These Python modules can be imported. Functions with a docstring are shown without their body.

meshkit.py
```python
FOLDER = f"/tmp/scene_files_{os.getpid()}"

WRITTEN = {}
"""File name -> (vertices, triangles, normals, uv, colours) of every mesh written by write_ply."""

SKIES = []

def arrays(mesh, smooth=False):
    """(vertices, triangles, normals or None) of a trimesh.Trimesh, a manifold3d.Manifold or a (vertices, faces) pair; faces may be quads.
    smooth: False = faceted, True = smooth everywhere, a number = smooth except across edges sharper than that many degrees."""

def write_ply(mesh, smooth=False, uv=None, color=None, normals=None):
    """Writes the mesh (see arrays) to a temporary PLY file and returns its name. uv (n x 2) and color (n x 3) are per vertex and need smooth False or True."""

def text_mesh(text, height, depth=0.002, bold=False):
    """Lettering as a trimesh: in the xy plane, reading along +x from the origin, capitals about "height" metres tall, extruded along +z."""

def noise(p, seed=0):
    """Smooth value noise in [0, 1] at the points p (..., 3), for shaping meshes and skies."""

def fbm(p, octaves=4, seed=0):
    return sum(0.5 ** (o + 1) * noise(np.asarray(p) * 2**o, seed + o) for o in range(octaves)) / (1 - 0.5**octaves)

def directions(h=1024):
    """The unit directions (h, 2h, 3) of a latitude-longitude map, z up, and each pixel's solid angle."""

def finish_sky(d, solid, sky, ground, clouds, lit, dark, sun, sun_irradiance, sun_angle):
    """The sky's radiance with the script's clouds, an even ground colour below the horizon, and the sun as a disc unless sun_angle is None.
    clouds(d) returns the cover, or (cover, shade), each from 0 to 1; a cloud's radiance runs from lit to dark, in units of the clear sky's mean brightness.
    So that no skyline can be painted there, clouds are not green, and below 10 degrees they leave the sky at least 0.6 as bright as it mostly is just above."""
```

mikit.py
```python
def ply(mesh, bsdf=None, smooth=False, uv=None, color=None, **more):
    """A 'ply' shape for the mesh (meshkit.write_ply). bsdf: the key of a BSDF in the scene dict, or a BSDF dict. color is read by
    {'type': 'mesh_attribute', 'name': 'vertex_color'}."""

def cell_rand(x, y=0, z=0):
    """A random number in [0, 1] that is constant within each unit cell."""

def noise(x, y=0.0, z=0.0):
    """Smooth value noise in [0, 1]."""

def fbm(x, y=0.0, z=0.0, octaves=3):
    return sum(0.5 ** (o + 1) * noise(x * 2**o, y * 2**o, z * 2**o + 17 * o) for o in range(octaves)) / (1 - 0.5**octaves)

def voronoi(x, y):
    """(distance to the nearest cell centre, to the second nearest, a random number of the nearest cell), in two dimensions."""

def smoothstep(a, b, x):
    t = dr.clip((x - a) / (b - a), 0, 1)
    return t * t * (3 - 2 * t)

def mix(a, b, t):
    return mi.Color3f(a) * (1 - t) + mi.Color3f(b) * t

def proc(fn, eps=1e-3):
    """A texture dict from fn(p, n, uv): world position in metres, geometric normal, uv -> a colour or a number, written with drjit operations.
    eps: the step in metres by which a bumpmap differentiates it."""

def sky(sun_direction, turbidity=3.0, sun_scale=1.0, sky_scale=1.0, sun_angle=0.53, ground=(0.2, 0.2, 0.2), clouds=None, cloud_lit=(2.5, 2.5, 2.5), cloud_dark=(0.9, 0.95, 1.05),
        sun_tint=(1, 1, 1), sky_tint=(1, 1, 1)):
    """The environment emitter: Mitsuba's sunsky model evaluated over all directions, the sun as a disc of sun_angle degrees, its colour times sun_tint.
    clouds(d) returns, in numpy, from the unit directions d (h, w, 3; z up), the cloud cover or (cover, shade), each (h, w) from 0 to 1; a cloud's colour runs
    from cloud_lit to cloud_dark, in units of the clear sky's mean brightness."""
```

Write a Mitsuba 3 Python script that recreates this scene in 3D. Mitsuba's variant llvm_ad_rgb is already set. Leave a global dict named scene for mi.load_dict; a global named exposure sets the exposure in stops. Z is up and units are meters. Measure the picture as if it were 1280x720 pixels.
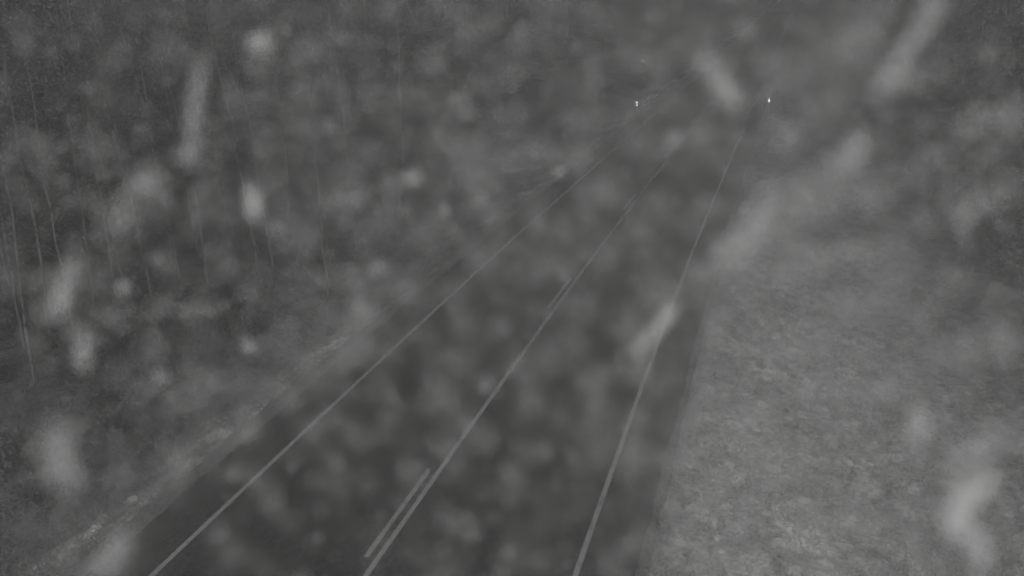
import math, random
import numpy as np, trimesh, mitsuba as mi, drjit as dr, mikit, meshkit
from mikit import proc, ply, fbm, noise, smoothstep, voronoi

T = mi.ScalarTransform4f
scene, labels = {}, {}
rng = np.random.default_rng(23)
random.seed(23)

# ------------------------------------------------------------------ camera, sky, exposure
F = 1000.0                                   # focal length in pixels of a 1280 wide frame
PITCH, YAW, EYE = 0.3654, 0.2942, np.array([0.0, 0.0, 9.40])
cp, sp, cy, sy = math.cos(PITCH), math.sin(PITCH), math.cos(YAW), math.sin(YAW)
FW = np.array([-sy * cp, cy * cp, -sp]); RT = np.array([cy, sy, 0.0]); UP = np.cross(RT, FW)
APERTURE = 0.0085
HAZE = 0.035
scene['haze_air'] = {'type': 'homogeneous', 'albedo': 0.95, 'sigma_t': HAZE, 'phase': {'type': 'hg', 'g': 0.83}}
scene['camera'] = {'type': 'thinlens', 'fov': math.degrees(2 * math.atan(640 / F)), 'fov_axis': 'x',
                   'aperture_radius': APERTURE, 'focus_distance': 21.0, 'near_clip': 0.05, 'far_clip': 2500.0,
                   'to_world': T().look_at(origin=EYE.tolist(), target=(EYE + FW).tolist(), up=[0, 0, 1]),
                   'medium': {'type': 'ref', 'id': 'haze_air'}}
LIGHT_DIR = (0.16, -0.80, 0.60)
# dim, even, colourless night light; a wide soft source from behind the camera mast
scene['sky_light'] = mikit.sky(LIGHT_DIR, turbidity=3, sun_scale=0.55, sun_angle=7, sky_scale=0.9, ground=(0.08, 0.08, 0.08),
                               clouds=lambda d: 1.0, cloud_lit=(0.40, 0.40, 0.40), cloud_dark=(0.40, 0.40, 0.40), sun_tint=(0.80, 1.0, 1.40))
exposure = 1.68


def pix(u, v, dist):
    """the point that many metres away along a line of sight (used to set out where things stand or hang)"""
    d = FW * F + RT * (u - 640) - UP * (v - 360)
    return EYE + d / np.linalg.norm(d) * dist


def on_ground(u, v):
    d = FW * F + RT * (u - 640) - UP * (v - 360)
    p = EYE - d * EYE[2] / d[2]
    return p[0], p[1]


# ------------------------------------------------------------------ materials (near-infrared greys)
def grey(v): return {'type': 'rgb', 'value': [v, v, v]}


def diffuse(key, tex):
    scene[key] = {'type': 'twosided', 'bsdf': {'type': 'diffuse', 'reflectance': tex}}


def ROADX(y):                                # sideways drift of the road away from its straight start
    return np.where(y < 35, 0.0005 * y * y, 0.6125 + 0.035 * (y - 35))


def asphalt_c(p, n, uv):
    drift = dr.select(p.y < 35, 0.0005 * p.y * p.y, 0.6125 + 0.035 * (p.y - 35))
    u = p.x - drift
    grain = 0.45 + 0.65 * noise(p.x * 42, p.y * 42) + 0.45 * noise(p.x * 14, p.y * 9)
    patch = fbm(p.x * 0.5, p.y * 0.25, 3.0, 4)
    track = dr.exp(-dr.square((u + 3.1) / 0.35)) + dr.exp(-dr.square((u + 4.75) / 0.35)) + dr.exp(-dr.square((u + 6.6) / 0.35)) + dr.exp(-dr.square((u + 8.2) / 0.35))
    v = 0.070 * grain * (0.45 + 1.1 * patch) * (1 - 0.16 * track)
    return mi.Color3f(v)


def asphalt_h(p, n, uv):
    return 0.5 * noise(p.x * 70, p.y * 70) + fbm(p.x * 6, p.y * 6, 0, 3)


scene['asphalt'] = {'type': 'bumpmap', 'arbitrary': proc(asphalt_h, 4e-3), 'scale': 0.006,
                    'bsdf': {'type': 'twosided', 'bsdf': {'type': 'principled', 'base_color': proc(asphalt_c), 'roughness': 0.62, 'specular': 0.35}}}


def paint_c(p, n, uv):
    worn = 0.6 * smoothstep(0.54, 0.80, fbm(p.x * 9, p.y * 5, 1.0, 4))
    fine = smoothstep(0.55, 0.8, noise(p.x * 60, p.y * 60))
    return mi.Color3f((0.43 + 0.07 * fbm(p.x * 2, p.y * 0.8, 2)) * (1 - 0.6 * worn) * (1 - 0.3 * fine))


diffuse('road_paint', proc(paint_c))


def soil_c(p, n, uv):
    a = fbm(p.x * 0.55, p.y * 0.55, 0.0, 4)
    u = p.x - dr.select(p.y < 35, 0.0005 * p.y * p.y, 0.6125 + 0.035 * (p.y - 35))
    b = fbm(p.x * 5.0, p.y * 3.0, 4.0, 4)
    c = noise(p.x * 28, p.y * 16)
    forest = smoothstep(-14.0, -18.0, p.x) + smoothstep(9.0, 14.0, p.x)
    right = smoothstep(-1.35, -0.65, u) * (1 - 0.85 * smoothstep(1.5, 8.5, u + 4.0 * (a - 0.5) + 0.10 * (p.y - 18))) * (1 - 0.55 * smoothstep(22.0, 42.0, p.y))  # far verge painted darker with distance, imitating the falloff of a camera-side lamp
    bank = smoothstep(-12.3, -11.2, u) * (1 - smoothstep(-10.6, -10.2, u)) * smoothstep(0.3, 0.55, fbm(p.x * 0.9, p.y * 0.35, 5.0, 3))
    lying = noise(p.x * 6 + 3 * a, p.y * 34 + 2.5 * p.x)
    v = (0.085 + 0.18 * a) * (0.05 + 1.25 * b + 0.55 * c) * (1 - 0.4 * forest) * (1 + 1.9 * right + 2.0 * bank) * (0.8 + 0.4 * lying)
    return mi.Color3f(v)


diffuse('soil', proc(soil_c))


def gravel_c(p, n, uv):
    d, s, r = voronoi(p.x * 28, p.y * 28)
    return mi.Color3f((0.13 + 0.20 * r) * (0.6 + 0.6 * fbm(p.x * 1.5, p.y * 1.5, 0, 3)))


diffuse('gravel', proc(gravel_c))
for key, v in (('grass_pale', 0.60), ('grass_mid', 0.36), ('bank_pale', 0.40), ('bank_grey', 0.24), ('leaf_pale', 0.17), ('leaf_grey', 0.11), ('needles', 0.055), ('needles_frosted', 0.09), ('dark_bark', 0.075), ('twigs', 0.11),
               ('shrub_twigs', 0.14), ('stone_face', 0.62), ('post_plastic', 0.16), ('post_black', 0.03)):
    diffuse(key, grey(v))
scene['pale_bark'] = {'type': 'twosided', 'bsdf': {'type': 'diffuse', 'reflectance': proc(
    lambda p, n, uv: mi.Color3f(0.25 - 0.17 * smoothstep(0.60, 0.70, fbm(p.x * 8, p.y * 8, p.z * 5.0, 3))))}}
scene['reflector'] = {'type': 'twosided', 'bsdf': {'type': 'principled', 'base_color': grey(0.95), 'metallic': 1.0, 'roughness': 0.07}}
for key, v in (('snow_bright', 0.88), ('snow_grey', 0.46)):
    scene[key] = {'type': 'twosided', 'bsdf': {'type': 'diffuse', 'reflectance': grey(v)}}


def numbered(name):
    if name not in used:
        used[name] = 0; return name
    used[name] += 1
    return f'{name}_{used[name]:03d}'


used = {}


def tag(key, label, cat=None, group=None, kind=None):
    labels[key] = {k: v for k, v in dict(label=label, category=cat, group=group, kind=kind).items() if v}


def tri(v, f): return trimesh.Trimesh(np.asarray(v, float), np.asarray(f, int), process=False)


# ------------------------------------------------------------------ ground sheet
def axis(parts):
    out = []
    for a, b, s in parts: out.append(np.arange(a, b, s))
    return np.concatenate(out)


def ground_z(x, y, rough=True):
    u = x - ROADX(np.clip(y, 0, 140))
    prof = np.interp(u, [-60, -30, -20, -15.5, -13.6, -12.4, -10.6, -10.15, -1.3, -0.7, 2.2, 6, 12, 30, 60],
                     [1.2, 0.5, 0.1, -0.10, -0.75, -0.75, -0.14, -0.06, -0.06, -0.12, -0.5, -0.55, -0.1, 0.8, 1.6])
    if not rough: return prof
    p = np.stack([x, y, 0 * x], -1)
    off = np.clip(np.maximum(-10.3 - u, u + 1.15) / 0.9, 0, 1)
    tus = meshkit.fbm(p * [1.3, 1.9, 1], 4, 5) - 0.5
    lump = np.maximum(meshkit.noise(p * [4.0, 5.5, 1], 9) - 0.62, 0)
    return prof + off * (0.30 * tus + 0.28 * lump) + 0.5 * np.clip((-u - 17) / 10, 0, 1) * (meshkit.fbm(p * 0.15, 3, 2) - 0.5)


gx = axis([(-640, -60, 40), (-60, -18, 1.0), (-18, -9.6, 0.16), (-9.6, -1.4, 1.0), (-1.4, 10, 0.11), (10, 40, 1.0), (40, 641, 40)])
gy = axis([(-640, -10, 42), (-10, 4, 1.0), (4, 24, 0.12), (24, 46, 0.3), (46, 120, 1.0), (120, 640, 20)])
X, Y = np.meshgrid(gx, gy)
Z = ground_z(X, Y)
idx = np.arange(X.size).reshape(X.shape)
quads = np.stack([idx[:-1, :-1], idx[:-1, 1:], idx[1:, 1:], idx[1:, :-1]], -1).reshape(-1, 4)
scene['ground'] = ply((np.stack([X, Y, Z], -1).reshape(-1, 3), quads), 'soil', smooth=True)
tag('ground', 'uneven grassy ground of the verges, ditch and forest floor', kind='structure')


# ------------------------------------------------------------------ road with painted lines
def strip(u0, u1, y0, y1, z, step=1.0, edge_noise=0.0, seed=0, skirt=0.0):
    ys = np.linspace(y0, y1, max(2, int((y1 - y0) / step) + 1))
    p = np.stack([ys, 0 * ys + seed * 7.3, 0 * ys], -1)
    a = u0 + ROADX(np.clip(ys, 0, None)) + edge_noise * (meshkit.fbm(p * [1.1, 1, 1], 5, seed) - 0.5)
    b = u1 + ROADX(np.clip(ys, 0, None)) + edge_noise * (meshkit.fbm(p * [1.1, 1, 1], 5, seed + 50) - 0.5)
    cols = [np.stack([a, ys, 0 * ys + z], -1), np.stack([b, ys, 0 * ys + z], -1)]
    if skirt:
        cols = [cols[0] - [0.02, 0, skirt], *cols, cols[1] + [0.02, 0, -skirt]]
    v = np.stack(cols, 1); m = v.shape[1]
    i = np.arange(len(ys) * m).reshape(len(ys), m)
    return (v.reshape(-1, 3), np.stack([i[:-1, :-1], i[:-1, 1:], i[1:, 1:], i[1:, :-1]], -1).reshape(-1, 4))


scene['road'] = ply(strip(-10.10, -1.22, -12, 300, 0.0, 0.12, 0.16, 1, 0.14), 'asphalt')
tag('road', 'dark two lane asphalt road running up and to the right', kind='structure')
LINE = 0.048
for i, (u, y0, y1) in enumerate(((-9.05, -10, 300), (-2.20, -10, 300))):
    k = numbered('road__edge_line'); scene[k] = ply(strip(u - LINE, u + LINE, y0, y1, 0.004, 0.5), 'road_paint')
    labels[k] = {'label': 'white painted edge line along the ' + ('left' if i == 0 else 'right') + ' side of the road'}
k = 'road__centre_line'
scene[k] = ply(strip(-5.585 - LINE, -5.585 + LINE, -10, 300, 0.004, 0.5), 'road_paint')
labels[k] = {'label': 'long unbroken white line down the middle of the road'}
for j in range(-1, 8):
    k = numbered('road__warning_dash'); y0 = 10.16 + 12.0 * j
    scene[k] = ply(strip(-5.80 - LINE, -5.80 + LINE, y0, y0 + 2.85, 0.004, 0.5), 'road_paint')
    if j in (0, 1): labels[k] = {'label': ('nearest', 'second nearest')[j] + ' short white dash left of the centre line'}
for nm, a, b, s in (('shoulder', -10.55, -10.07, 3), ('shoulder', -1.30, -1.05, 4)):
    k = numbered(nm)
    scene[k] = ply(strip(a, b, -12, 300, -0.035, 0.15, 0.20, s, 0.25), 'gravel')
    tag(k, 'narrow dark gravel shoulder along the ' + ('left' if s == 3 else 'right') + ' edge of the asphalt', kind='structure')


# ------------------------------------------------------------------ grass on the verges
def blades(n, ulo, uhi, ylo, yhi, lmin, lmax, w, lay, near=1.2, clump=0.5):
    """flattened autumn grass: each blade two triangles, bent over"""
    y = ylo + (yhi - ylo) * rng.random(3 * n) ** near
    u = rng.uniform(ulo, uhi, 3 * n)
    x = u + ROADX(y)
    dens = meshkit.fbm(np.stack([x * 1.5, y * 1.8, 0 * x], -1), 3, 21)
    keep = np.nonzero(dens + rng.uniform(-clump, clump, len(x)) > 0.5)[0][:n]
    x, y = x[keep], y[keep]; n = len(x)
    z = ground_z(x, y) - 0.01
    base = np.stack([x, y, z], -1)
    a = rng.normal(0.35, 0.9, n) + np.where(rng.random(n) < 0.5, 0, math.pi)
    L = rng.uniform(lmin, lmax, n)
    dirn = np.stack([np.cos(a), np.sin(a), 0 * a], -1)
    side = np.stack([-np.sin(a), np.cos(a), 0 * a], -1) * (w * rng.uniform(0.6, 1.3, n))[:, None]
    e = rng.uniform(lay[0], lay[1], n)
    mid = base + dirn * (0.45 * L)[:, None] + np.array([0, 0, 1]) * (L * e)[:, None]
    tip = base + dirn * (L * 0.95)[:, None] + np.array([0, 0, 1]) * (L * e * 0.8)[:, None]
    v = np.stack([base - side, base + side, mid + side * 0.8, mid - side * 0.8, tip], 1).reshape(-1, 3)
    o = (np.arange(n) * 5)[:, None]
    f = np.concatenate([o + [0, 1, 2], o + [0, 2, 3], o + [3, 2, 4]])
    return v, f


for name, args, mat in (('verge_grass', (75000, -1.25, 5.5, 5, 30, 0.07, 0.20, 0.006, (0.08, 0.45)), 'grass_pale'),
                        ('verge_grass', (60000, -1.25, 8.5, 5, 50, 0.08, 0.24, 0.006, (0.1, 0.5)), 'grass_mid')):
    k = numbered(name); scene[k + '__blades'] = ply(blades(*args), mat)
    tag(k, 'flattened ' + ('pale' if mat == 'grass_pale' else 'greyer') + ' dry grass covering the verge right of the road', 'grass', kind='stuff')
for args, mat in (((45000, -17, -10.5, 6, 60, 0.10, 0.32, 0.007, (0.1, 0.6)), 'bank_grey'), ((30000, -15.5, -10.45, 6, 60, 0.10, 0.30, 0.007, (0.1, 0.6)), 'bank_pale')):
    k = numbered('ditch_grass'); scene[k + '__blades'] = ply(blades(*args), mat)
    tag(k, ('pale' if mat == 'bank_pale' else 'grey') + ' rough grass on the ditch bank left of the road', 'grass', kind='stuff')

# stones lying in the right verge
ST = [(932, 541, .09), (944, 547, .07), (985, 531, .07), (1003, 527, .07), (957, 594, .11), (1003, 635, .10), (1047, 579, .07), (1061, 582, .08), (1029, 514, .08), (943, 562, .05),
      (957, 652, .08), (1064, 652, .07), (998, 669, .05), (869, 630, .05), (899, 556, .05), (1087, 583, .06)]


def stone_mesh(r, s):
    m = trimesh.creation.icosphere(2, 1.0)
    v = m.vertices * (1 + 0.5 * (meshkit.fbm(m.vertices * 1.3 + s * 3.1, 3, s) - 0.5))[:, None] * [1.25, 0.9, 0.62] * r
    return tri(v, m.faces)


for i, (u, v, r) in enumerate(ST):
    x, y = on_ground(u, v); s = (EYE[2] + 0.5) / EYE[2]; x, y = x * s, y * s
    k = numbered('stone')
    scene[k] = ply(stone_mesh(1.2 * r, i), 'stone_face', smooth=True, to_world=T().translate([x, y, float(ground_z(np.array(x), np.array(y))) + r * 0.35]).rotate([0, 0, 1], float(rng.uniform(0, 360))))
    tag(k, 'small pale stone half sunk in the grass of the right verge', 'stone', 'stones in the right verge')


# ------------------------------------------------------------------ trees
def tube(path, rad, sides=5):
    path = np.asarray(path, float); n = len(path)
    d = np.gradient(path, axis=0); d /= np.linalg.norm(d, axis=1, keepdims=True) + 1e-9
    a = np.cross(d, [0.31, 0.17, 0.93] if abs(d[0, 2]) < 0.8 else [1, 0.1, 0]); a /= np.linalg.norm(a, axis=1, keepdims=True) + 1e-9
    b = np.cross(d, a); t = np.arange(sides) * 2 * math.pi / sides
    v = path[:, None] + np.asarray(rad)[:, None, None] * (np.cos(t)[None, :, None] * a[:, None] + np.sin(t)[None, :, None] * b[:, None])
    i = np.arange(n * sides).reshape(n, sides); j = np.roll(i, -1, 1)
    f = np.stack([i[:-1], j[:-1], j[1:], i[1:]], -1).reshape(-1, 4)
    return v.reshape(-1, 3), np.vstack([f[:, [0, 1, 2]], f[:, [0, 2, 3]]])


def join(parts):
    vs, fs, o = [], [], 0
    for v, f in parts:
        vs.append(v); fs.append(np.asarray(f) + o); o += len(v)
    return np.vstack(vs), np.vstack(fs)


def birch(h, r0, lean, seed, twiggy=1.0, low=0.3):
    g = np.random.default_rng(seed)
    t = np.linspace(0, 1, 12)
    wob = np.cumsum(g.normal(0, 0.05, (12, 2)), 0) * h / 12
    path = np.stack([lean[0] * h * t ** 1.3 + wob[:, 0], lean[1] * h * t ** 1.3 + wob[:, 1], -0.2 + h * t], -1)
    trunk = tube(path, r0 * (1 - t) ** 0.8 + 0.006, 6)
    parts = []
    for q in range(int(h * 4.5 * twiggy)):
        s = low + (0.97 - low) * g.random() ** 0.8
        p0 = np.array([np.interp(s, t, path[:, k]) for k in range(3)])
        az = g.uniform(0, 2 * math.pi); L = (0.30 * h * (1 - s) + 0.5) * g.uniform(0.6, 1.2)
        w = np.linspace(0, 1, 6)
        up = g.uniform(0.5, 1.2)
        br = p0 + np.stack([np.cos(az) * L * w, np.sin(az) * L * w, L * (up * w - 0.45 * w ** 2.4)], -1) + np.vstack([[0, 0, 0], np.cumsum(g.normal(0, 0.05 * L, (5, 3)) / 2, 0)])
        parts.append(tube(br, 0.013 * (1 - 0.75 * w) + 0.002, 3))
        for _ in range(int(8 * twiggy)):
            i = g.integers(1, 6); e = br[i] + g.normal(0, 1, 3) * [0.22, 0.22, 0.15] * L ** 0.6 - [0, 0, 0.12]
            m = (br[i] + e) / 2 + g.normal(0, 0.04, 3)
            parts.append(tube([br[i], m, e], [0.005, 0.004, 0.002], 3))
    return trunk, join(parts)


def spruce(h, seed, spread=0.21):
    g = np.random.default_rng(seed)
    trunk = tube([[0, 0, -0.2], [0.02 * h * g.normal(), 0.0, h * 0.5], [0, 0, h]], [0.013 * h + 0.03, 0.008 * h + 0.02, 0.01], 6)
    V, Fc, o = [], [], 0
    z = 0.07 * h
    while z < h * 0.985:
        s = z / h
        R = spread * h * (1 - s) ** 0.85 * g.uniform(0.75, 1.1) + 0.12
        for b in range(int(g.integers(5, 8))):
            az = g.uniform(0, 2 * math.pi); L = R * g.uniform(0.65, 1.15)
            d = np.array([math.cos(az), math.sin(az), 0]); sd = np.array([-d[1], d[0], 0])
            n = max(4, int(L * 5.0))
            w = (np.arange(n) + 0.6) / n
            spine = np.array([0, 0, z]) + d * (L * w)[:, None] + np.array([0, 0, 1]) * (L * (-0.38 * w + 0.22 * w ** 3))[:, None]
            for sg in (-1, 1):
                ln = L * 0.42 * (1.1 - w) * g.uniform(0.6, 1.3, n) + 0.09
                e = spine + (d * 0.6 + sd * sg)[None] * ln[:, None] + np.stack([0 * ln, 0 * ln, -0.35 * ln + g.normal(0, 0.05, n)], -1)
                wd = d[None] * (0.05 + 0.10 * ln)[:, None]
                v = np.stack([spine - wd, spine + wd, e], 1).reshape(-1, 3)
                V.append(v); Fc.append(np.arange(len(v)).reshape(-1, 3) + o); o += len(v)
            hang = spine + np.stack([g.normal(0, .05, n), g.normal(0, .05, n), -g.uniform(0.12, 0.4, n)], -1)
            v = np.stack([spine - d * 0.07, spine + d * 0.07, hang], 1).reshape(-1, 3)
            V.append(v); Fc.append(np.arange(len(v)).reshape(-1, 3) + o); o += len(v)
        z += (0.30 + 0.02 * h * (1 - s)) * g.uniform(0.7, 1.2)
    return trunk, (np.vstack(V), np.vstack(Fc))


def shrub(h, seed, n=16):
    g = np.random.default_rng(seed); st, tw = [], []
    for _ in range(n):
        az, tl = g.uniform(0, 6.28), abs(g.normal(0, 0.28)); L = h * g.uniform(0.5, 1.05)
        w = np.linspace(0, 1, 6); b0 = g.normal(0, 0.13, 2)
        p = np.stack([b0[0] + np.cos(az) * tl * L * w ** 1.4, b0[1] + np.sin(az) * tl * L * w ** 1.4, -0.1 + L * w], -1) + g.normal(0, 0.02, (6, 3))
        st.append(tube(p, 0.010 * (1 - 0.8 * w) + 0.002, 3))
        for _ in range(9):
            i = g.integers(1, 6); e = p[i] + [g.normal(0, .18), g.normal(0, .18), g.uniform(0.05, 0.4)]
            tw.append(tube([p[i], (p[i] + e) / 2 + g.normal(0, .03, 3), e], [0.005, 0.004, 0.002], 3))
    return join(st), join(tw)


def leaves(twigs, n, size, seed):
    g = np.random.default_rng(seed)
    c = twigs[0][g.integers(0, len(twigs[0]), n)] + g.normal(0, 0.05, (n, 3))
    a, b = g.normal(size=(n, 3)), g.normal(size=(n, 3))
    a /= np.linalg.norm(a, axis=1, keepdims=True); b = np.cross(a, b); b /= np.linalg.norm(b, axis=1, keepdims=True)
    sz = size * g.uniform(0.6, 1.4, (n, 1))
    v = np.stack([c - a * sz, c + b * sz * 0.6, c + a * sz, c - b * sz * 0.6], 1).reshape(-1, 3)
    o = (np.arange(n) * 4)[:, None]
    return v, np.concatenate([o + [0, 1, 2], o + [0, 2, 3]])


def gz(x, y): return float(ground_z(np.array(float(x)), np.array(float(y))))


def put(name, parts, x, y, scale, rot, label, cat, group=None):
    k = numbered(name)
    m = T().translate([float(x), float(y), gz(x, y)]).rotate([0, 0, 1], float(rot)).scale(float(scale))
    for pn, d in parts: scene[f'{k}__{pn}'] = {**d, 'to_world': m}
    tag(k, label, cat, group)
    for pn, _ in parts:
        if pn != 'trunk': labels[f'{k}__{pn}'] = {'kind': 'stuff'}
    return k


# young pale-stemmed birches at the forest edge on the left (leaning a little over the road)
BIRCH = [(44, 480, 8.5, .034, (.10, -.03)), (72, 455, 9, .028, (.06, .0)), (120, 420, 9, .026, (.03, .04)), (168, 415, 9, .026, (-.02, .02)), (182, 350, 11, .032, (-.06, .0)), (218, 350, 10, .03, (-.07, 0)),
         (248, 330, 11, .034, (-.05, 0)), (322, 330, 11, .042, (-.09, 0)), (404, 372, 10, .034, (-.02, 0)), (232, 400, 8.5, .026, (-.05, .02)), (18, 395, 10, .03, (.05, .0)), (365, 290, 11, .04, (.0, .0)),
         (445, 300, 11, .036, (-.03, .02)), (500, 262, 12, .045, (.02, .0)), (140, 330, 11, .036, (.02, -.02)), (285, 285, 12, .04, (-.04, .0)), (90, 300, 12, .04, (.03, .0)), (30, 440, 9, .03, (.09, .0)), (105, 470, 8.5, .028, (.04, .0)), (200, 430, 8.5, .028, (-.03, .0)), (150, 395, 9.5, .03, (.0, .02)), (265, 375, 9.5, .03, (-.06, .0)), (345, 345, 10, .034, (-.05, .0)), (60, 380, 10, .034, (.05, .0))]
for i, (u, v, h, r, lean) in enumerate(BIRCH):
    x, y = on_ground(u, v)
    tr, cr = birch(h, r, lean, 100 + i, 0.75)
    put('birch_sapling', [('trunk', ply(tr, 'pale_bark', smooth=True)), ('crown', ply(cr, 'twigs')), ('foliage', ply(leaves(cr, 900, 0.045, 300 + i), 'leaf_grey' if i % 2 else 'leaf_pale'))], x, y, 1, 0,
        'slender pale-stemmed young birch with sparse leaves at the forest edge left of the road', 'tree', 'young birches left of the road')

SPR = [[('trunk', ply(a, 'dark_bark')), ('crown', ply(b, m))] for (a, b), m in zip([spruce(h, 40 + i, s) for i, (h, s) in enumerate(((14, .19), (17, .16), (11, .22), (15, .20)))],
                                                                               ('needles', 'needles', 'needles_frosted', 'needles_frosted'))]
spots = []


def forest(n, ulo, uhi, ylo, yhi, gap, label, group):
    c = t = 0
    while c < n and t < 4000:
        t += 1
        y = rng.uniform(ylo, yhi); x = rng.uniform(ulo, uhi) + float(ROADX(y))
        if any((x - a) ** 2 + (y - b) ** 2 < gap ** 2 for a, b in spots): continue
        q = np.array([x, y, 5]) - EYE; zc = q @ FW
        if zc < 4 or abs(q @ RT) / zc > 0.80: continue
        spots.append((x, y)); c += 1
        put('spruce', SPR[int(rng.integers(4))], x, y, rng.uniform(0.75, 1.15), rng.uniform(0, 360), label, 'tree', group)


forest(58, -52, -19.5, 16, 120, 2.7, 'dark spruce standing in the dense forest left of the road', 'spruces of the left forest')
forest(44, 8.5, 34, 36, 120, 2.9, 'dark spruce standing in the forest beyond the right verge', 'spruces of the right forest')
SHR = [[('stem', ply(a, 'shrub_twigs')), ('twig', ply(b, m)), ('foliage', ply(leaves(b, 700, 0.05, len(b[0])), 'leaf_pale' if m == 'twigs' else 'leaf_grey'))] for (a, b), m in zip([shrub(h, 70 + i) for i, h in enumerate((1.0, 1.5, 1.9, 1.3))], ('twigs', 'shrub_twigs', 'twigs', 'shrub_twigs'))]
for i in range(110):
    y = 9 + 60 * rng.random() ** 1.2; u = rng.uniform(-20.5, -13.6)
    put('shrub', SHR[i % 4], u + float(ROADX(y)), y, rng.uniform(0.6, 1.3), rng.uniform(0, 360), 'low sparse shrub in the undergrowth between the ditch and the left forest', 'shrub', 'shrubs left of the road')
for i in range(70):
    y = rng.uniform(20, 70); u = max(3.2, 8.5 - 0.09 * (y - 20)) + rng.uniform(0, 7)
    put('shrub', SHR[i % 4], u + float(ROADX(y)), y, rng.uniform(0.7, 1.5), rng.uniform(0, 360), 'low sparse shrub on the rising ground beyond the right verge', 'shrub', 'shrubs right of the road')


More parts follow.
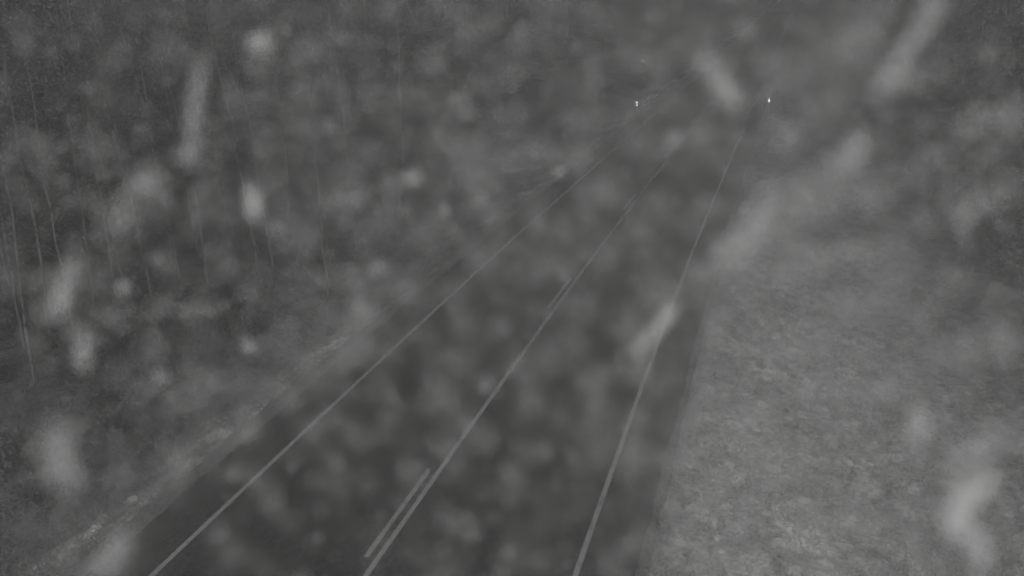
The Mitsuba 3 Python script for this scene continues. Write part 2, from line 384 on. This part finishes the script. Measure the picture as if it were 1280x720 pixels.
# ------------------------------------------------------------------ far marker posts with reflectors
def post(x, y, h, refl, label):
    k = numbered('marker_post'); z = gz(x, y)
    c = EYE - np.array([x, y, z + h - 0.2]); nrm = c / np.linalg.norm(c) + np.array(LIGHT_DIR) / np.linalg.norm(LIGHT_DIR)
    az = math.degrees(math.atan2(nrm[0], -nrm[1])); tilt = math.atan2(nrm[2], math.hypot(nrm[0], nrm[1]))   # reflectors tilted midway between light and camera, so they glint at the eye
    m = T().translate([x, y, z]).rotate([0, 0, 1], az)
    from shapely.geometry import Polygon
    prof = Polygon([(-.06, -.2), (.06, -.2), (.06, h - .02), (-.06, h + .02)])
    b = trimesh.creation.extrude_polygon(prof, 0.05); b.apply_transform(trimesh.transformations.rotation_matrix(math.pi / 2, [1, 0, 0])); b.apply_translation([0, 0.025, 0])
    scene[k + '__body'] = ply(b, 'post_plastic', to_world=m)
    bd = trimesh.creation.box([.126, .056, .26]); bd.apply_translation([0, 0, h - .23])
    scene[k + '__band'] = ply(bd, 'post_black', to_world=m)
    for i, (dx, dz, w, hh) in enumerate(refl):
        c = trimesh.creation.box([w, .014, hh]); c.apply_transform(trimesh.transformations.rotation_matrix(-tilt, [1, 0, 0])); c.apply_translation([dx, -.038 - 0.5 * hh * math.sin(tilt), h - .23 + dz])
        scene[k + '__reflector' + (f'_{i:03d}' if i else '')] = ply(c, 'reflector', to_world=m)
    tag(k, label, 'marker post')


post(-9.03, 63.2, 0.95, [(-.02, .10, .14, .13), (.02, -.10, .14, .13)], 'grey roadside post with two small reflectors on the left edge of the far road')
post(0.78, 67.8, 0.95, [(0, 0, .13, .28)], 'grey roadside post with one upright reflector on the right edge of the far road')
post(-13.45, 97.6, 1.0, [(0, 0, .48, .26)], 'grey post with one wide reflector, the farthest one up the road')


# ------------------------------------------------------------------ snow in the air
def crystal(g):
    """a six-armed snow crystal: 24 triangles, radius one, a little irregular"""
    a = np.arange(12) * math.pi / 6
    r = np.where(np.arange(12) % 2 == 0, 1.0, 0.38) * g.uniform(0.75, 1.15, 12)
    v = np.vstack([np.stack([r * np.cos(a), r * np.sin(a), 0 * a], -1), [[0, 0, .14], [0, 0, -.14]]])
    i = np.arange(12); j = (i + 1) % 12
    return v, np.vstack([np.stack([i, j, 0 * i + 12], -1), np.stack([j, i, 0 * i + 13], -1)])


def clump(centres, size, g):
    parts = []
    for c in centres:
        v, f = crystal(g)
        q, _ = np.linalg.qr(g.normal(size=(3, 3)))
        parts.append((v @ q.T * size * g.uniform(0.6, 1.3) + c, f))
    return join(parts)


def ball(n, r, g, aspect=(1, 1, 1)):
    d = g.normal(size=(n, 3)); d /= np.linalg.norm(d, axis=1, keepdims=True)
    return d * (g.random(n) ** 0.42)[:, None] * r * 0.92 * np.asarray(aspect)


def flake(u, v, w, h, fill, dist, label, name='snowflake', group=None, mat='snow_bright', seed=None):
    """a loose clump of crystals hanging in the air; w, h: breadth and height in pixels"""
    g = np.random.default_rng(int(u * 31 + v * 7) if seed is None else seed)
    dist = 2 * APERTURE * F / (0.72 * min(w, h))
    rad = 0.30 * min(w, h) / F * dist
    n = int(max(8, -math.log(1 - min((3.4 if fill > .14 else 2.3) * fill, .96)) * 105))
    c = ball(n, rad, g, (w / min(w, h), w / min(w, h), h / min(w, h)) if abs(w - h) > 3 else (1, 1, 1))
    k = numbered(name)
    scene[k] = ply(clump(c, rad * 0.25, g), mat, to_world=T().translate(pix(u, v, dist).tolist()))
    tag(k, label, 'snowflake', group)


def trail(pts, w, fills, dist, label):  # strand geometry stands in for the motion-blur trail of a falling flake
    """crystals strung out in the shape of one moving flake, motion-blurred"""
    g = np.random.default_rng(int(pts[0][0] * 13 + pts[0][1]))
    dist = 2 * APERTURE * F / (0.82 * w)
    P = np.array([pix(u, v, dist) for u, v in pts]); seg = np.linalg.norm(np.diff(P, axis=0), axis=1); s = np.concatenate([[0], np.cumsum(seg)]); L = s[-1]
    faint = max(fills) < .125
    rad = (0.46 if faint else 0.27) * w / F * dist
    n = int(L / rad * 1.15 * np.mean([-math.log(1 - min((1.25 if faint else 3.4) * f, 0.96)) for f in fills]) * 60 + 20)
    tt = np.linspace(0, 1, len(fills)); wt = np.interp(np.linspace(0, 1, 200), tt, fills); cdf = np.cumsum(wt) / wt.sum()
    q = np.interp(g.random(n), cdf, np.linspace(0, 1, 200)) * L
    c = np.stack([np.interp(q, s, P[:, k]) for k in range(3)], -1) + ball(n, rad, g)
    o = c.mean(0)
    k = numbered('snow_motion_trail')
    scene[k] = ply(clump(c - o, rad * 0.25, g), 'snow_bright', to_world=T().translate(o.tolist()))
    tag(k, label, 'snowflake')


MOTION_TRAILS = [
    ([(254, 70), (243, 130), (241, 205)], 34, (.09, .14, .12), .62, 'long upright blurred wisp of snow before the trees at upper left'),
    ([(872, 70), (892, 92), (918, 128)], 38, (.04, .12, .27), .60, 'slanting bright blurred wisp of snow at the top, left of the right marker post'),
    ([(96, 322), (82, 355), (70, 392)], 36, (.10, .18, .20), .60, 'tilted blurred wisp of snow at the left picture edge, brightest low down'),
    ([(106, 412), (103, 458)], 34, (.14, .12), .60, 'short upright blurred wisp of snow right below the tilted one at the left edge'),
    ([(68, 535), (80, 585), (92, 610)], 48, (.14, .15, .08), .55, 'broad blurred wisp of snow at lower left beside the ditch bank'),
    ([(1234, 602), (1210, 614), (1198, 636), (1193, 664)], 42, (.50, .75, .85, .70), .50, 'bright curved blurred wisp of snow in the lower right corner'),
    ([(1212, 660), (1224, 684), (1228, 708)], 40, (.10, .20, .10), .50, 'dimmer short wisp of snow hanging just below the bright curved one'),
    ([(1149, 512), (1146, 552)], 36, (.16, .14), .60, 'short upright pale wisp of snow above the right verge near the curved bright one'),
    ([(842, 384), (822, 412), (792, 442)], 32, (.28, .20, .08), .60, 'slanting blurred wisp of snow lying across the right edge line of the road'),
    ([(315, 240), (319, 268)], 32, (.42, .40), .55, 'short brightest blurred wisp of snow before the forest at left'),
    ([(1172, -10), (1152, 38), (1118, 82), (1096, 112)], 40, (.12, .17, .15, .09), .60, 'broad slanting blurred wisp of snow at the top right'),
    ([(1078, 168), (1066, 195), (1040, 215)], 44, (.15, .13, .05), .62, 'faint broad wisp of snow in the middle of the upper right'),
    ([(962, 225), (950, 270), (925, 310)], 36, (.08, .10, .10), .64, 'faint upright wisp of snow above the right verge, left end of the long slanting band'),
    ([(1095, 182), (1040, 222), (985, 262), (935, 298), (900, 330)], 58, (.05, .08, .09, .11, .08), .70, 'long slanting band of snow rising from the right road edge'),
    ([(1195, 84), (1140, 96), (1085, 112)], 36, (.05, .10, .07), .66, 'faint nearly level wisp of snow under the broad slanting one at top right'),
    ([(1105, 20), (1055, 55), (1010, 88), (975, 115)], 58, (.06, .08, .07, .03), .75, 'very broad faint slanting band of snow at the top right of the far road'),
    ([(194, 228), (165, 250), (132, 274)], 40, (.09, .09, .05), .64, 'faint broad slanting wisp of snow left of the brightest snowflake'),
    ([(1276, 538), (1225, 562), (1180, 590)], 44, (.08, .10, .06), .66, 'faint slanting wisp of snow at the right edge above the curved bright one'),
    ([(1100, 300), (1030, 325), (960, 352)], 44, (.035, .05, .04), .75, 'faint long wisp of snow lying low across the top of the right verge'),
    ([(400, 250), (470, 244)], 32, (.06, .06), .7, 'faint level wisp of snow before the bushes left of the far road'),
    ([(550, 220), (610, 215), (690, 190)], 46, (.02, .035, .02), .9, 'very faint level band of snow before the far end of the road'),
    ([(1270, 145), (1190, 165)], 46, (.07, .07), .7, 'faint level wisp of snow at the right edge high above the verge'),
]
MOTION_TRAILS += [
    ([(1272, 226), (1225, 250), (1178, 282)], 42, (.03, .06, .05), .7, 'very faint slanting wisp of snow before the shrubs at the right picture edge'),
    ([(1052, 128), (1005, 158), (958, 192)], 40, (.04, .06, .04), .7, 'very faint slanting wisp of snow right beside the right marker post'),
    ([(1158, 196), (1110, 226), (1062, 262)], 46, (.04, .07, .05), .7, 'very faint slanting wisp of snow right of the long slanting band'),
    ([(1280, 415), (1240, 432), (1195, 452)], 44, (.04, .06, .04), .7, 'very faint wisp of snow at the right edge, level with the middle of the verge'),
    ([(905, 290), (890, 330), (872, 372)], 36, (.05, .08, .05), .7, 'faint upright wisp of snow along the right road edge'),
    ([(160, 672), (138, 700), (118, 722)], 40, (.10, .14, .10), .7, 'pale slanting wisp of snow over the bank in the lower left corner'),
]
for a in MOTION_TRAILS: trail(*a)

FL = [
    (325, 53, 44, 34, .24, 'pale wide blurred snowflake near the top at left of centre'),
    (516, 222, 34, 32, .28, 'round bright blurred snowflake left of the far road'),
    (842, 173, 34, 32, .20, 'faint round blurred snowflake under the slanting wisp at the top'),
    (449, 384, 28, 36, .17, 'upright oval blurred snowflake just left of the left edge line'),
    (312, 434, 28, 26, .15, 'small round blurred snowflake in the middle of the left half'),
    (201, 473, 30, 32, .13, 'faint oval blurred snowflake left of the ditch bank'),
    (155, 360, 28, 26, .15, 'small round blurred snowflake right of the tilted wisp at left'),
    (474, 337, 36, 30, .15, 'blurred snowflake above the upright oval one, left of the road'),
    (574, 122, 32, 26, .10, 'faint blurred snowflake in the top middle'),
    (498, 121, 36, 30, .08, 'very faint blurred snowflake left of the top middle'),
    (739, 85, 34, 34, .09, 'faint round blurred snowflake left of the farthest reflector post'),
    (930, 36, 42, 40, .12, 'large faint blurred snowflake at the top above the slanting wisp'),
    (414, 158, 26, 34, .10, 'faint upright blurred snowflake in the upper left before the forest'),
    (555, 262, 30, 26, .13, 'blurred snowflake right under the round bright one by the far road'),
    (508, 262, 26, 26, .12, 'small blurred snowflake right below the round bright one'),
    (367, 505, 46, 30, .13, 'wide blurred snowflake beside the left edge line, halfway down'),
    (312, 545, 32, 36, .11, 'faint blurred snowflake over the left shoulder near the left edge line'),
    (340, 632, 38, 44, .12, 'large blurred snowflake over the near left lane'),
    (1108, 486, 36, 36, .14, 'pale blurred snowflake over the right verge, left of the short upright wisp'),
    (1190, 345, 48, 40, .07, 'large faint blurred snowflake before the bushes at right'),
    (798, 285, 44, 60, .09, 'tall faint blurred patch of snow where the centre line fades'),
    (238, 462, 34, 30, .08, 'faint blurred snowflake right of the oval one by the ditch bank'),
    (290, 592, 34, 26, .12, 'small blurred snowflake over the ditch bank at lower left'),
    (226, 578, 44, 40, .11, 'broad faint blurred snowflake over the lower left bank'),
    (240, 385, 34, 30, .08, 'faint blurred snowflake in the left undergrowth'),
    (600, 250, 26, 30, .10, 'small faint blurred snowflake left of the fading road'),
    (700, 216, 22, 22, .15, 'small bright blurred snowflake before the far end of the road'),
    (655, 310, 44, 36, .05, 'very faint blurred snowflake over the far left lane'),
    (560, 640, 60, 44, .05, 'broad faint blurred snowflake over the near left lane beside the dash'),
    (640, 590, 50, 38, .07, 'broad faint blurred snowflake over the near right lane'),
    (668, 505, 48, 40, .06, 'broad faint blurred snowflake in the middle of the right lane'),
    (750, 470, 44, 50, .06, 'faint blurred snowflake near the right edge line'),
    (484, 440, 48, 36, .07, 'faint blurred snowflake over the left lane'),
    (1060, 380, 60, 44, .06, 'broad faint blurred snowflake at the top of the right verge'),
    (640, 90, 46, 40, .07, 'very faint blurred snowflake at the top middle, right of the other one'),
    (870, 340, 40, 40, .08, 'faint blurred snowflake above the wisp on the right edge line'),
    (350, 285, 34, 30, .12, 'faint blurred snowflake right of the brightest wisp at left'),
    (205, 330, 30, 46, .10, 'upright faint blurred snowflake in the left undergrowth above the small round one'),
]
for (u, v, w, h, fl, lab) in FL: flake(u, v, w, h, fl, 0.5 + 0.25 * ((u * 7 + v * 3) % 10) / 10, lab)

def unit(a): return (a / np.linalg.norm(a)).tolist()


# the many fainter flakes: eight shapes, each hung many times
PROTO = []
for i in range(8):
    g = np.random.default_rng(500 + i); n = (8, 12, 16, 20, 10, 14, 24, 6)[i]
    PROTO.append(ply(clump(ball(n, 1.0, g, (1, g.uniform(.8, 1.2), g.uniform(.8, 1.3))), 0.25, g), 'snow_grey'))
for i in range(210):
    left = rng.random() < 0.62
    u = rng.uniform(-30, 760) if left else rng.uniform(500, 1310)
    v = rng.uniform(-20, 560) if left else rng.uniform(-20, 740)
    dist = rng.uniform(0.5, 1.1); w = 0.42 * 2 * APERTURE * F / dist * rng.uniform(0.6, 1.3)
    k = numbered('small_snowflake')
    scene[k] = {**PROTO[i % 8], 'to_world': T().translate(pix(u, v, dist).tolist()).rotate(unit(rng.normal(size=3)), float(rng.uniform(0, 360))).scale(float(0.5 * w / F * dist))}
    tag(k, 'one of the many faint blurred snowflakes scattered through the air all over the view', 'snowflake', 'faint scattered snowflakes')

# fine snow farther off
N = 70000
c = np.stack([rng.uniform(-26, 16, N), rng.uniform(1.5, 40, N), rng.uniform(0.1, 13, N)], -1)
dcam = np.linalg.norm(c - EYE, axis=1); c = c[dcam > 2.2]; N = len(c)
o8 = np.array([[1, 0, 0], [-1, 0, 0], [0, 1, 0], [0, -1, 0], [0, 0, 1], [0, 0, -1]], float)
f8 = np.array([[0, 2, 4], [2, 1, 4], [1, 3, 4], [3, 0, 4], [2, 0, 5], [1, 2, 5], [3, 1, 5], [0, 3, 5]])
v = (c[:, None] + o8[None] * (rng.uniform(0.0015, 0.0035, (N, 1, 1)))).reshape(-1, 3)
scene['snow_flurry'] = ply((v, (f8[None] + (np.arange(N) * 6)[:, None, None]).reshape(-1, 3)), 'snow_grey')
tag('snow_flurry', 'thin flurry of tiny snowflakes filling the air over road and verges', 'snow', kind='stuff')

parts = []
g = np.random.default_rng(9000)
for i in range(3600):
    p = EYE + (FW + RT * g.normal(0.02, 0.44) + UP * g.normal(0.04, 0.25)) * 1.3 / g.uniform(1.0, 3.1)  # specks added thickest around view centre, imitating a lamp-lit veil
    parts.append(clump(ball(2, 0.004, g), 0.0042, g))
    parts[-1] = (parts[-1][0] + p, parts[-1][1])
scene['near_flurry'] = ply(join(parts), 'snow_grey')
tag('near_flurry', 'veil of faint blurred snow specks close to the eye, all over the view', 'snow', kind='stuff')

# ------------------------------------------------------------------ haze
scene['air_boundary'] = {'type': 'null'}
scene['haze'] = {'type': 'cube', 'to_world': T().translate([0, 0, 9.75]).scale([660, 660, 12.25]), 'bsdf': {'type': 'ref', 'id': 'air_boundary'}, 'interior': {'type': 'ref', 'id': 'haze_air'}}
tag('haze', 'thin grey night mist filling the air', 'haze', kind='stuff')
